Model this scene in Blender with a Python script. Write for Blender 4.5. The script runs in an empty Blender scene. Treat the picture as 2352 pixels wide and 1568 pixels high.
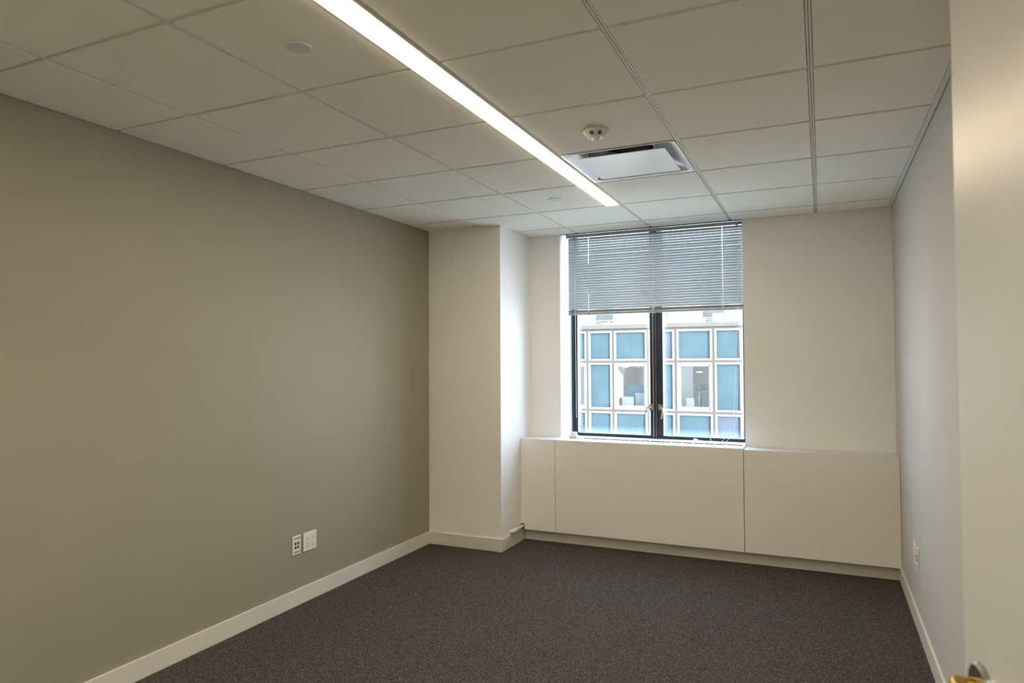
import bpy, bmesh, math, random
from mathutils import Vector, Matrix
random.seed(7)
sc = bpy.context.scene
COL = sc.collection
PI = math.pi

# ------------------------------------------------------------------ camera
CAM_Z = 1.4789
FPX = 1572.53
YAW, PITCH, ROLL = 0.4247, 0.0277, -0.0051
cam_data = bpy.data.cameras.new('camera')
cam = bpy.data.objects.new('camera', cam_data)
COL.objects.link(cam)
sc.camera = cam
_cy, _sy = math.cos(YAW), math.sin(YAW)
_F = Vector((-_sy * math.cos(PITCH), _cy * math.cos(PITCH), math.sin(PITCH)))
_R = Vector((_cy, _sy, 0))
_U = _R.cross(_F)
_c, _s = math.cos(ROLL), math.sin(ROLL)
_R2 = _R * _c + _U * _s
_U2 = -_R * _s + _U * _c
cam.matrix_world = Matrix(((_R2.x, _U2.x, -_F.x, 0), (_R2.y, _U2.y, -_F.y, 0), (_R2.z, _U2.z, -_F.z, CAM_Z), (0, 0, 0, 1)))
cam_data.sensor_width = 36
cam_data.lens = FPX * 36 / 2352
cam_data.clip_start = 0.02
cam_data.clip_end = 300
cam_data.dof.use_dof = True
cam_data.dof.focus_distance = 5.0
cam_data.dof.aperture_fstop = 4.5

# ------------------------------------------------------------------ light and exposure
STRIP_POWER = 51.0
STRIP_COL = (1.0, 0.81, 0.57)
SKY_STRENGTH = 10.5
SUN_STRENGTH = 27.0
sc.view_settings.view_transform = 'Standard'
sc.view_settings.look = 'None'
sc.view_settings.exposure = 0.0
sc.view_settings.gamma = 1.0
sc.view_settings.use_curve_mapping = False
sc.cycles.max_bounces = 14
sc.cycles.diffuse_bounces = 8
sc.cycles.transparent_max_bounces = 16
sc.cycles.sample_clamp_indirect = 8
sc.cycles.caustics_reflective = False
sc.cycles.caustics_refractive = False

world = bpy.data.worlds.new('sky')
sc.world = world
world.use_nodes = True
wn = world.node_tree
wn.nodes.clear()
wo = wn.nodes.new('ShaderNodeOutputWorld')
wb = wn.nodes.new('ShaderNodeBackground')
wg = wn.nodes.new('ShaderNodeTexCoord')
wsep = wn.nodes.new('ShaderNodeSeparateXYZ')
wr = wn.nodes.new('ShaderNodeValToRGB')
wr.color_ramp.elements[0].position = 0.0
wr.color_ramp.elements[0].color = (0.78, 0.88, 1.0, 1)
wr.color_ramp.elements[1].position = 0.9
wr.color_ramp.elements[1].color = (0.55, 0.74, 1.0, 1)
wn.links.new(wg.outputs['Generated'], wsep.inputs[0])
wn.links.new(wsep.outputs['Z'], wr.inputs[0])
wn.links.new(wr.outputs[0], wb.inputs['Color'])
wn.links.new(wb.outputs[0], wo.inputs['Surface'])
wb.inputs['Strength'].default_value = SKY_STRENGTH

sun_data = bpy.data.lights.new('sun', 'SUN')
sun_data.energy = SUN_STRENGTH
sun_data.angle = 0.02
sun_data.color = (1.0, 0.95, 0.80)
sun = bpy.data.objects.new('sun', sun_data)
COL.objects.link(sun)
_az, _el = math.radians(42), math.radians(12.5)
_to = Vector((math.sin(_az) * math.cos(_el), -math.cos(_az) * math.cos(_el), math.sin(_el)))
sun.rotation_euler = _to.to_track_quat('Z', 'Y').to_euler()
sun.location = (20, -10, 20)

# ------------------------------------------------------------------ dimensions
XL, XR = -2.930, 0.461
H = 2.5386
YB = 5.423
YF, YF2 = 0.27, 0.15
COLX, COLY = -2.281, 4.826
YC, ZC = 5.200, 0.835
WT = 2.80
GX = [-2.4566, -1.8466, -1.2290, -0.6190, -0.0220]
GY0 = 1.4792
JL, JR = -2.005, -0.533
YW = 5.600
YBL = 5.482

# ------------------------------------------------------------------ materials
def mat(name, color, rough=0.5, metal=0.0, bump=0.0, bscale=200.0, var=0.0, vscale=3.0, spec=0.5, trans=0.0, coat=0.0):
    m = bpy.data.materials.new(name)
    m.use_nodes = True
    nt = m.node_tree
    b = nt.nodes['Principled BSDF']
    b.inputs['Base Color'].default_value = (*color, 1)
    b.inputs['Roughness'].default_value = rough
    b.inputs['Metallic'].default_value = metal
    b.inputs['Specular IOR Level'].default_value = spec
    if coat:
        b.inputs['Coat Weight'].default_value = coat
        b.inputs['Coat Roughness'].default_value = 0.1
    tc = nt.nodes.new('ShaderNodeTexCoord')
    if var > 0:
        n = nt.nodes.new('ShaderNodeTexNoise')
        n.inputs['Scale'].default_value = vscale
        n.inputs['Detail'].default_value = 3
        mr = nt.nodes.new('ShaderNodeMapRange')
        mr.inputs['From Min'].default_value = 0.3
        mr.inputs['From Max'].default_value = 0.7
        mr.inputs['To Min'].default_value = 1 - var
        mr.inputs['To Max'].default_value = 1 + var
        mx = nt.nodes.new('ShaderNodeVectorMath')
        mx.operation = 'SCALE'
        mx.inputs[0].default_value = color
        nt.links.new(tc.outputs['Object'], n.inputs['Vector'])
        nt.links.new(n.outputs['Fac'], mr.inputs['Value'])
        nt.links.new(mr.outputs[0], mx.inputs['Scale'])
        nt.links.new(mx.outputs[0], b.inputs['Base Color'])
    if bump > 0:
        n2 = nt.nodes.new('ShaderNodeTexNoise')
        n2.inputs['Scale'].default_value = bscale
        n2.inputs['Detail'].default_value = 2
        bp = nt.nodes.new('ShaderNodeBump')
        bp.inputs['Strength'].default_value = bump
        bp.inputs['Distance'].default_value = 0.001
        nt.links.new(tc.outputs['Object'], n2.inputs['Vector'])
        nt.links.new(n2.outputs['Fac'], bp.inputs['Height'])
        nt.links.new(bp.outputs[0], b.inputs['Normal'])
    return m

M = {}
M['wall_white'] = mat('painted_wall_white', (0.85, 0.85, 0.835), 0.62, bump=0.12, bscale=260, var=0.015)
M['wall_accent'] = mat('painted_wall_taupe', (0.30, 0.278, 0.215), 0.6, bump=0.15, bscale=260, var=0.015)
M['wall_right'] = mat('wall_white_dimmed', (0.53, 0.52, 0.50), 0.62, bump=0.12, bscale=260, var=0.015)  # white paint darkened on this wall, dimmer light put into its colour
M['base'] = mat('painted_baseboard', (0.68, 0.65, 0.58), 0.42, bump=0.04, bscale=120, var=0.02)
M['cover'] = mat('lacquered_cover_panel', (0.84, 0.82, 0.77), 0.38, var=0.01)
M['sill'] = mat('white_sill_laminate', (0.66, 0.67, 0.69), 0.32, var=0.01)
M['tile'] = mat('ceiling_tile_mineral', (0.88, 0.855, 0.76), 0.85, bump=0.25, bscale=420, var=0.015, spec=0.2)
M['grid'] = mat('ceiling_grid_enamel', (0.78, 0.76, 0.70), 0.5, var=0.01)
M['void'] = mat('dark_plenum', (0.012, 0.012, 0.012), 0.9, var=0.01)
M['door'] = mat('door_painted_satin', (0.57, 0.58, 0.58), 0.30, bump=0.06, bscale=90, var=0.01)
M['black_al'] = mat('black_anodised_aluminium', (0.016, 0.022, 0.030), 0.32, spec=0.6, var=0.05, vscale=20)
M['grey_al'] = mat('grey_aluminium_post', (0.05, 0.075, 0.095), 0.3, spec=0.6, var=0.03)
M['bronze'] = mat('brushed_bronze', (0.40, 0.32, 0.22), 0.38, metal=0.8, var=0.05, vscale=60)
M['brass'] = mat('aged_brass', (0.52, 0.31, 0.035), 0.3, metal=1.0, var=0.03)
M['steel'] = mat('satin_steel', (0.42, 0.41, 0.40), 0.28, metal=1.0, var=0.03)
M['plastic'] = mat('white_plastic', (0.74, 0.72, 0.67), 0.35, var=0.01)
M['plastic_b'] = mat('ivory_plastic', (0.70, 0.65, 0.53), 0.4, var=0.01)
M['slot'] = mat('dark_slot', (0.03, 0.028, 0.025), 0.7, var=0.02)
M['label'] = mat('grey_label_insert', (0.34, 0.32, 0.30), 0.4, var=0.35, vscale=260)
M['mesh'] = mat('grey_sensor_mesh', (0.13, 0.12, 0.09), 0.6, var=0.4, vscale=300)
M['slat'] = mat('painted_blind_slat', (0.48, 0.52, 0.55), 0.34, var=0.01)
M['rail'] = mat('blind_rail_enamel', (0.36, 0.41, 0.45), 0.35, var=0.01)
M['cord'] = mat('white_cord', (0.85, 0.86, 0.87), 0.6, var=0.02, vscale=80)
M['disc'] = mat('white_cover_disc', (0.68, 0.68, 0.66), 0.45, var=0.01)
M['diff'] = mat('white_enamel_diffuser', (0.68, 0.69, 0.73), 0.32, spec=0.6, var=0.01)
M['fac_grey'] = mat('facade_grey_metal', (0.052, 0.048, 0.048), 0.8, spec=0.0, var=0.05, vscale=1.2)
M['fac_white'] = mat('facade_white_metal', (0.155, 0.148, 0.138), 0.8, spec=0.0, var=0.02, vscale=1.5)
M['stone'] = mat('facade_light_stone', (0.060, 0.057, 0.055), 0.8, spec=0.0, var=0.06, vscale=2.0)
M['upper'] = mat('facade_upper_render', (0.19, 0.19, 0.19), 0.8, spec=0.0, var=0.03)
M['base_bounce'] = mat('facade_base_bounce', (0.42, 0.41, 0.39), 0.8, spec=0.0, var=0.04)  # unseen building base made bright to bounce light up into the room
M['street_bounce'] = mat('street_bounce_pale', (0.72, 0.72, 0.71), 0.85, var=0.1)  # unseen street kept pale so daylight reflects onto the ceiling
M['room_in'] = mat('office_interior_wall', (0.66, 0.60, 0.54), 0.7, var=0.03)
M['room_floor'] = mat('office_interior_floor', (0.22, 0.21, 0.20), 0.7, var=0.05)
M['paper'] = mat('pale_laminate', (0.12, 0.12, 0.118), 0.5, var=0.02)
M['teal'] = mat('dark_teal_fabric', (0.10, 0.16, 0.19), 0.8, var=0.1, vscale=8)
M['leaf'] = mat('plant_leaf', (0.10, 0.13, 0.09), 0.6, var=0.3, vscale=14)
M['corr'] = mat('corridor_paint', (0.60, 0.57, 0.50), 0.7, var=0.01)
M['cap'] = mat('door_frame_enamel', (0.55, 0.53, 0.48), 0.4, var=0.01)

def emis(name, color, strength):
    m = bpy.data.materials.new(name)
    m.use_nodes = True
    nt = m.node_tree
    nt.nodes.clear()
    o = nt.nodes.new('ShaderNodeOutputMaterial')
    e = nt.nodes.new('ShaderNodeEmission')
    e.inputs['Color'].default_value = (*color, 1)
    e.inputs['Strength'].default_value = strength
    nt.links.new(e.outputs[0], o.inputs['Surface'])
    return m

M['lens'] = emis('lit_light_lens', STRIP_COL, STRIP_POWER)
M['corr_fill'] = emis('corridor_fill_glow', (1.0, 0.90, 0.76), 45.0)
M['tube'] = emis('lit_fluorescent_tube', (1.0, 0.95, 0.8), 9.0)
M['red_sign'] = emis('lit_red_sign', (1.0, 0.12, 0.15), 2.0)

def glass(name, tint=(1, 1, 1), refl=0.06, grime_haze=0.05, edge=None):
    """Clear pane: see-through with a weak mirror; grime_haze scatters daylight, as dirt and as painted haze. edge=(x0,x1,z0,z1) adds dirt near the rim."""
    m = bpy.data.materials.new(name)
    m.use_nodes = True
    nt = m.node_tree
    nt.nodes.clear()
    N, L = nt.nodes.new, nt.links.new
    o = N('ShaderNodeOutputMaterial')
    tr = N('ShaderNodeBsdfTransparent')
    tr.inputs[0].default_value = (*tint, 1)
    gl = N('ShaderNodeBsdfGlossy')
    gl.inputs['Roughness'].default_value = 0.03
    m1 = N('ShaderNodeMixShader')
    m1.inputs[0].default_value = refl
    L(tr.outputs[0], m1.inputs[1]); L(gl.outputs[0], m1.inputs[2])
    df = N('ShaderNodeBsdfTranslucent')
    df.inputs[0].default_value = (0.9, 0.93, 0.96, 1)
    m2 = N('ShaderNodeMixShader')
    L(m1.outputs[0], m2.inputs[1]); L(df.outputs[0], m2.inputs[2])
    tc = N('ShaderNodeTexCoord')
    nz = N('ShaderNodeTexNoise')
    nz.inputs['Scale'].default_value = 5
    nz.inputs['Detail'].default_value = 8
    nz.inputs['Roughness'].default_value = 0.7
    L(tc.outputs['Object'], nz.inputs['Vector'])
    mr = N('ShaderNodeMapRange')
    mr.inputs['From Min'].default_value = 0.35
    mr.inputs['From Max'].default_value = 0.75
    mr.inputs['To Min'].default_value = grime_haze * 0.4
    mr.inputs['To Max'].default_value = grime_haze * 1.8
    L(nz.outputs['Fac'], mr.inputs['Value'])
    fac = mr.outputs[0]
    if edge:
        sx = N('ShaderNodeSeparateXYZ')
        L(tc.outputs['Object'], sx.inputs[0])
        def math2(op, a, b):
            q = N('ShaderNodeMath'); q.operation = op
            for i, v in enumerate((a, b)):
                if isinstance(v, (int, float)): q.inputs[i].default_value = v
                else: L(v, q.inputs[i])
            return q.outputs[0]
        d = math2('MINIMUM', math2('SUBTRACT', sx.outputs['X'], edge[0]), math2('SUBTRACT', edge[1], sx.outputs['X']))
        d = math2('MULTIPLY', d, 1.8)
        dz = math2('SUBTRACT', sx.outputs['Z'], edge[2])
        d = math2('MINIMUM', d, dz)
        wob = math2('MULTIPLY', math2('SUBTRACT', nz.outputs['Fac'], 0.5), 0.03)
        d = math2('ADD', d, wob)
        e = N('ShaderNodeMapRange')
        e.interpolation_type = 'SMOOTHSTEP'
        e.inputs['From Min'].default_value = 0.0
        e.inputs['From Max'].default_value = 0.075
        e.inputs['To Min'].default_value = 0.06
        e.inputs['To Max'].default_value = 0.0
        L(d, e.inputs['Value'])
        fac = math2('ADD', fac, e.outputs[0])
    L(fac, m2.inputs[0])
    L(m2.outputs[0], o.inputs['Surface'])
    return m

# carpet: woven loop pile, flecked dark brown and grey
def carpet():
    m = bpy.data.materials.new('loop_pile_carpet')
    m.use_nodes = True
    nt = m.node_tree
    N, L = nt.nodes.new, nt.links.new
    b = nt.nodes['Principled BSDF']
    b.inputs['Roughness'].default_value = 0.95
    b.inputs['Specular IOR Level'].default_value = 0.12
    tc = N('ShaderNodeTexCoord')
    mp = N('ShaderNodeMapping')
    mp.inputs['Scale'].default_value = (1.0, 0.55, 1.0)
    L(tc.outputs['Object'], mp.inputs['Vector'])
    v = N('ShaderNodeTexVoronoi')
    v.inputs['Scale'].default_value = 400
    v.inputs['Randomness'].default_value = 0.8
    L(mp.outputs[0], v.inputs['Vector'])
    n = N('ShaderNodeTexNoise')
    n.inputs['Scale'].default_value = 320
    n.inputs['Detail'].default_value = 3
    L(mp.outputs[0], n.inputs['Vector'])
    n2 = N('ShaderNodeTexNoise')
    n2.inputs['Scale'].default_value = 130
    n2.inputs['Detail'].default_value = 4
    L(tc.outputs['Object'], n2.inputs['Vector'])
    sep = N('ShaderNodeSeparateColor')
    L(v.outputs['Color'], sep.inputs[0])
    r = N('ShaderNodeValToRGB')
    e = r.color_ramp.elements
    e[0].position = 0.0; e[0].color = (0.024, 0.021, 0.020, 1)
    e[1].position = 1.0; e[1].color = (0.170, 0.160, 0.157, 1)
    k = e.new(0.55); k.color = (0.068, 0.061, 0.059, 1)
    L(sep.outputs[0], r.inputs[0])
    mx = N('ShaderNodeMix'); mx.data_type = 'RGBA'; mx.blend_type = 'MULTIPLY'
    mx.inputs['Factor'].default_value = 0.8
    r2 = N('ShaderNodeValToRGB')
    r2.color_ramp.elements[0].position = 0.32; r2.color_ramp.elements[0].color = (0.45, 0.42, 0.40, 1)
    r2.color_ramp.elements[1].position = 0.66; r2.color_ramp.elements[1].color = (1.45, 1.4, 1.36, 1)
    mixn = N('ShaderNodeMath'); mixn.operation = 'ADD'
    hn = N('ShaderNodeMath'); hn.operation = 'MULTIPLY'; hn.inputs[1].default_value = 0.5
    hn2 = N('ShaderNodeMath'); hn2.operation = 'MULTIPLY'; hn2.inputs[1].default_value = 0.5
    L(n.outputs['Fac'], hn.inputs[0]); L(n2.outputs['Fac'], hn2.inputs[0])
    L(hn.outputs[0], mixn.inputs[0]); L(hn2.outputs[0], mixn.inputs[1])
    L(mixn.outputs[0], r2.inputs[0])
    L(r.outputs[0], mx.inputs['A']); L(r2.outputs[0], mx.inputs['B'])
    L(mx.outputs['Result'], b.inputs['Base Color'])
    bp = N('ShaderNodeBump')
    bp.inputs['Strength'].default_value = 0.8
    bp.inputs['Distance'].default_value = 0.003
    L(v.outputs['Distance'], bp.inputs['Height'])
    L(bp.outputs[0], b.inputs['Normal'])
    return m
M['carpet'] = carpet()

def panel_glass(name, col):
    m = mat(name, col, 0.7, var=0.10, vscale=1.3, spec=0.0)
    return m
M['blue'] = panel_glass('spandrel_glass_blue', (0.0275, 0.045, 0.056))
M['blue_refl'] = panel_glass('spandrel_glass_reflection', (0.037, 0.047, 0.064))  # lavender reflection painted into the colour of some panels

# ------------------------------------------------------------------ mesh helpers
class MB:
    def __init__(self):
        self.bm = bmesh.new()
    def box(self, x0, x1, y0, y1, z0, z1):
        v = [self.bm.verts.new(p) for p in ((x0, y0, z0), (x1, y0, z0), (x1, y1, z0), (x0, y1, z0), (x0, y0, z1), (x1, y0, z1), (x1, y1, z1), (x0, y1, z1))]
        for f in ((3, 2, 1, 0), (4, 5, 6, 7), (0, 1, 5, 4), (1, 2, 6, 5), (2, 3, 7, 6), (3, 0, 4, 7)):
            self.bm.faces.new([v[i] for i in f])
        return self
    def prism(self, pts, z0, z1):
        """pts: counter-clockwise outline in x,y"""
        a = [self.bm.verts.new((x, y, z0)) for x, y in pts]
        b = [self.bm.verts.new((x, y, z1)) for x, y in pts]
        n = len(pts)
        self.bm.faces.new(a[::-1]); self.bm.faces.new(b)
        for i in range(n):
            self.bm.faces.new((a[i], a[(i + 1) % n], b[(i + 1) % n], b[i]))
        return self
    def lathe(self, prof, centre, axis='Z', n=40, sign=1):
        """prof: list of (r, h) along the axis"""
        cx, cy, cz = centre
        def P(r, h, t):
            a, b = r * math.cos(t), r * math.sin(t)
            if axis == 'Z': return (cx + a, cy + b, cz + sign * h)
            if axis == 'X': return (cx + sign * h, cy + a, cz + b)
            return (cx + a, cy + sign * h, cz + b)
        rings = []
        for r, h in prof:
            if r < 1e-6: rings.append([self.bm.verts.new(P(0, h, 0))])
            else: rings.append([self.bm.verts.new(P(r, h, 2 * PI * i / n)) for i in range(n)])
        for A, B in zip(rings, rings[1:]):
            for i in range(n):
                j = (i + 1) % n
                if len(A) == 1 and len(B) == 1: continue
                if len(A) == 1: self.bm.faces.new((A[0], B[i], B[j]))
                elif len(B) == 1: self.bm.faces.new((A[i], A[j], B[0]))
                else: self.bm.faces.new((A[i], A[j], B[j], B[i]))
        for R_ in (rings[0], rings[-1]):
            if len(R_) > 1:
                self.bm.faces.new(R_)
        return self
    def tube(self, pts, r, n=8, smooth=True, flat=1.0):
        pts = [Vector(p) for p in pts]
        rr = r if isinstance(r, (list, tuple)) else [r] * len(pts)
        rings = []
        prev = None
        for i, p in enumerate(pts):
            d = (pts[min(i + 1, len(pts) - 1)] - pts[max(i - 1, 0)]).normalized()
            if prev is None:
                u = d.orthogonal().normalized()
            else:
                u = (prev - d * prev.dot(d)).normalized()
            prev = u
            w = d.cross(u)
            rings.append([self.bm.verts.new(p + (u * math.cos(2 * PI * k / n) + w * math.sin(2 * PI * k / n) * flat) * rr[i]) for k in range(n)])
        for A, B in zip(rings, rings[1:]):
            for k in range(n):
                self.bm.faces.new((A[k], A[(k + 1) % n], B[(k + 1) % n], B[k]))
        self.bm.faces.new(rings[0][::-1]); self.bm.faces.new(rings[-1])
        return self
    def build(self, name, material, parent=None, bevel=0.0, seg=2, smooth=False, origin=None):
        bmesh.ops.recalc_face_normals(self.bm, faces=self.bm.faces)
        me = bpy.data.meshes.new(name)
        self.bm.to_mesh(me); self.bm.free()
        me.materials.append(material)
        if smooth:
            for p in me.polygons: p.use_smooth = True
        o = bpy.data.objects.new(name, me)
        COL.objects.link(o)
        if parent is not None:
            o.parent = parent
            o.matrix_parent_inverse = Matrix.Identity(4)
            # world geometry authored absolute: undo the chain of parents
            off = Vector((0, 0, 0)); q = parent
            while q is not None:
                off += q.location; q = q.parent
            me.transform(Matrix.Translation(-off))
        elif origin is not None:
            me.transform(Matrix.Translation(-Vector(origin)))
            o.location = origin
        if bevel > 0:
            b = o.modifiers.new('bevel', 'BEVEL')
            b.width = bevel; b.segments = seg; b.limit_method = 'ANGLE'; b.angle_limit = math.radians(50)
            if smooth or seg > 1:
                for p in me.polygons: p.use_smooth = False
        return o

def spline(pts, n=8):
    """Catmull-Rom through the points"""
    P = [Vector(p) for p in pts]
    P = [P[0] * 2 - P[1]] + P + [P[-1] * 2 - P[-2]]
    out = []
    for i in range(1, len(P) - 2):
        for k in range(n):
            t = k / n
            a, b, c, d = P[i - 1], P[i], P[i + 1], P[i + 2]
            out.append(0.5 * ((2 * b) + (-a + c) * t + (2 * a - 5 * b + 4 * c - d) * t * t + (-a + 3 * b - 3 * c + d) * t ** 3))
    out.append(P[-2])
    return out

def empty(name, loc):
    o = bpy.data.objects.new(name, None)
    o.empty_display_size = 0.05
    o.location = loc
    COL.objects.link(o)
    return o

def tag(o, label=None, cat=None, group=None, kind=None):
    if label: o['label'] = label
    if cat: o['category'] = cat
    if group: o['group'] = group
    if kind: o['kind'] = kind
    return o

def struct(o, label=None, cat=None):
    return tag(o, label, cat, kind='structure')

# ================================================================== THE SETTING
f = MB(); f.box(XL - 0.12, XR + 0.12, -1.6, YB + 0.33, -0.12, 0.0)
struct(f.build('floor', M['carpet']), 'dark brown-grey flecked loop-pile carpet floor', 'floor')

w = MB(); w.box(XL - 0.12, XL, YF2, YB + 0.33, 0, WT)
struct(w.build('wall_left', M['wall_accent']), 'long taupe painted wall on the left', 'wall')
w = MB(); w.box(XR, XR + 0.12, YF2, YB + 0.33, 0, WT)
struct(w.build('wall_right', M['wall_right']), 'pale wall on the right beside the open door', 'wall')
w = MB()
HEAD = 2.665
SOF = H + 0.004
w.prism([(COLX, YB), (JL, YB), (-1.966, YW), (-1.966, YB + 0.33), (COLX, YB + 0.33)], 0, WT)
w.prism([(JR, YB), (XR, YB), (XR, YB + 0.33), (JR, YB + 0.33)], 0, WT)
w.prism([(JL, YB), (JR, YB), (JR, YB + 0.33), (-1.966, YB + 0.33), (-1.966, YW)], 0, ZC - 0.03)
w.prism([(JL, YB), (JR, YB), (JR, YB + 0.33), (-1.966, YB + 0.33), (-1.966, YW)], HEAD, WT)
w.box(JL, JR, YB, YBL + 0.012, SOF, HEAD)
struct(w.build('wall_back', M['wall_white']), 'white far wall with the window opening', 'wall')
w = MB(); w.box(XL, COLX, COLY, YB + 0.33, 0, WT)
struct(w.build('wall_column', M['wall_white'], bevel=0.002), 'boxed-out white column in the far left corner', 'wall')
# front wall round the doorway the camera looks through, and the corridor behind it
DX0, DX1, DH = -0.66, 0.436, 2.14
w = MB()
w.box(XL, DX0, YF2, YF, DH, WT); w.box(XL, XL + 0.12, YF2, YF, 0, DH); w.box(DX0 - 0.10, DX0, YF2, YF, 0, DH); w.box(XL + 0.12, DX0 - 0.10, YF2, YF, 0, 0.10)
w.box(DX1, XR, YF2, YF, 0, WT)
w.box(DX0, DX1, YF2, YF, DH, WT)
struct(w.build('wall_front', M['wall_white']), 'wall round the doorway behind the viewer', 'wall')
w = MB()
w.box(XL - 0.12, XR + 0.12, -1.72, -1.6, 0, WT)
w.box(XL - 0.12, XL, -1.6, YF2, 0, WT)
w.box(XR, XR + 0.12, -1.6, YF2, 0, WT)
struct(w.build('wall_corridor', M['corr']), 'corridor walls behind the viewer', 'wall')

w = MB(); w.box(XL + 0.12, DX0 - 0.10, YF2 + 0.055, YF2 + 0.065, 0.10, DH)  # unseen sidelight added to let in broader light from the corridor
side = struct(w.build('window_added', glass('added_sidelight_glass', (0.98, 1, 0.99), 0.05, 0.002)), 'added full-height glass sidelight beside the doorway behind the viewer', 'window')
for cx in (-2.1, -0.4):  # unseen panels added to brighten the surfaces facing the camera
    e = empty('added_corridor_light', (cx, -0.85, H))
    tag(e, 'added square panel light in the unseen corridor ceiling, %s' % ('far from the doorway' if cx < -1 else 'just outside the doorway'), 'ceiling light', 'added fill lights in the corridor behind the viewer')
    q = MB(); q.box(cx - 0.30, cx + 0.30, -1.15, -0.55, H - 0.012, H); q.build('frame', M['grid'], e)
    q = MB(); q.box(cx - 0.27, cx + 0.27, -1.12, -0.58, H - 0.016, H - 0.012); q.build('diffuser', M['corr_fill'], e)

# ---- ceiling: mineral tiles hung in a slotted grid
G = 0.0112       # half gap between tiles
ys = [GY0 + 0.61 * k for k in range(-2, 7)]
ylines = [YF] + [y for y in ys if y > YF + 0.02] + [YB]
xlines = [XL] + GX + [XR]
LX0, LX1, LY0, LY1 = -1.342, -1.2365, 0.872, 4.529
DIF = (GX[2], GX[3], GY0 + 0.61 * 3, GY0 + 0.61 * 4)
tile = MB()
def put_tile(x0, x1, y0, y1):
    # leave out the column's footprint
    rects = [(x0, x1, y0, y1)]
    if x0 < COLX and y1 > COLY:
        rects = []
        if y0 < COLY: rects.append((x0, x1, y0, COLY - 0.001))
        if x1 > COLX: rects.append((COLX + 0.003, x1, max(y0, COLY), y1))
    for r in rects:
        if r[1] - r[0] > 0.01 and r[3] - r[2] > 0.01:
            tile.box(r[0], r[1], r[2], r[3], H, H + 0.016)
for i in range(len(xlines) - 1):
    for j in range(len(ylines) - 1):
        x0, x1, y0, y1 = xlines[i], xlines[i + 1], ylines[j], ylines[j + 1]
        if abs(x0 - DIF[0]) < 1e-4 and abs(y0 - DIF[2]) < 1e-3: continue
        a = x0 + (0.008 if i == 0 else G); b = x1 - (0.026 if i == len(xlines) - 2 else G)
        c = y0 + (0.004 if j == 0 else G); d = y1 - (0.005 if j == len(ylines) - 2 else G)
        if abs(x1 - GX[2]) < 1e-4 and y0 > LY0 - 0.02 and y1 < LY1 + 0.02:
            b = LX0
            put_tile(a, b, c, d)
        else:
            put_tile(a, b, c, d)
ceil = tile.build('ceiling', M['tile'], bevel=0.0015, seg=1)
struct(ceil, 'suspended ceiling of square off-white tiles', 'ceiling')
g = MB()
def rail_y(x, y0, y1):
    g.box(x - 0.0078, x - 0.0025, y0, y1, H + 0.003, H + 0.013)
    g.box(x + 0.0025, x + 0.0078, y0, y1, H + 0.003, H + 0.013)
    g.box(x - 0.0125, x + 0.0125, y0, y1, H + 0.011, H + 0.013)
def rail_x(y, x0, x1):
    g.box(x0, x1, y - 0.0078, y - 0.0025, H + 0.0032, H + 0.0128)
    g.box(x0, x1, y + 0.0025, y + 0.0078, H + 0.0032, H + 0.0128)
    g.box(x0, x1, y - 0.0125, y + 0.0125, H + 0.0112, H + 0.0128)
for x in GX:
    y1 = COLY if x < COLX else YB - 0.004
    if abs(x - GX[2]) < 1e-4:
        rail_y(x, YF, y1)
    else:
        rail_y(x, YF, y1)
for y in ylines[1:-1]:
    xs = [(XL if y < COLY else COLX) + 0.003] + [x for x in GX if y < COLY or x > COLX] + [XR - 0.025]
    for a, b in zip(xs, xs[1:]):
        bb = b - 0.0078 if b != xs[-1] else b
        if abs(b - GX[2]) < 1e-4 and LY0 - 0.01 < y < LY1 - 0.01: bb = LX0
        rail_x(y, a + (0.0078 if a != xs[0] else 0), bb)
# light wall angle on the right, along the column side and the far wall
g.box(XR - 0.0245, XR - 0.0035, YF, YB - 0.004, H + 0.0003, H + 0.006)
g.build('ceiling_grid', M['grid'], ceil)
v = MB(); v.box(XL, XR, YF2, YB, H + 0.10, H + 0.12)
v.build('ceiling_plenum', M['void'], ceil)
v = MB(); v.box(XL - 0.12, XR + 0.12, -1.72, YF2, H, H + 0.12)
struct(v.build('ceiling_corridor', M['tile']), 'corridor ceiling behind the viewer', 'ceiling')
v = MB(); v.box(XL - 0.12, XR + 0.12, -1.72, YB + 0.33, WT, WT + 0.1)
struct(v.build('ceiling_slab', M['void']), 'dark slab above the suspended ceiling', 'ceiling')

# ---- baseboards
BH, BT = 0.098, 0.012
def board(name, pts, label):
    b = MB(); b.prism(pts, 0.0, BH)
    struct(b.build(name, M['base'], bevel=0.002), label, 'baseboard')
board('baseboard_left', [(XL, YF), (XL + BT, YF), (XL + BT, COLY), (XL, COLY)], 'cream baseboard under the taupe wall')
board('baseboard_column', [(XL + BT, COLY - BT), (COLX + BT, COLY - BT), (COLX + BT, 5.262), (COLX, 5.262), (COLX, COLY), (XL + BT, COLY)], 'cream baseboard wrapping the column')
board('baseboard_right', [(XR - BT, YF), (XR, YF), (XR, 5.262), (XR - BT, 5.262)], 'cream baseboard under the right wall')
v = MB(); v.box(JL + 0.001, JR - 0.001, YB - 0.0005, YB + 0.022, H - 0.0005, SOF - 0.0002)  # near-black strip stands in for the shade of the gap
struct(v.build('trim_gap_shade', M['void']), 'dark strip painted as the shade between the ceiling edge and the blind', 'trim')
b = MB(); b.box(COLX + BT, XR - BT, 5.262, 5.28, 0, 0.092)
struct(b.build('baseboard_back', M['base']), 'recessed kickboard under the window-wall covers', 'baseboard')

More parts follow.
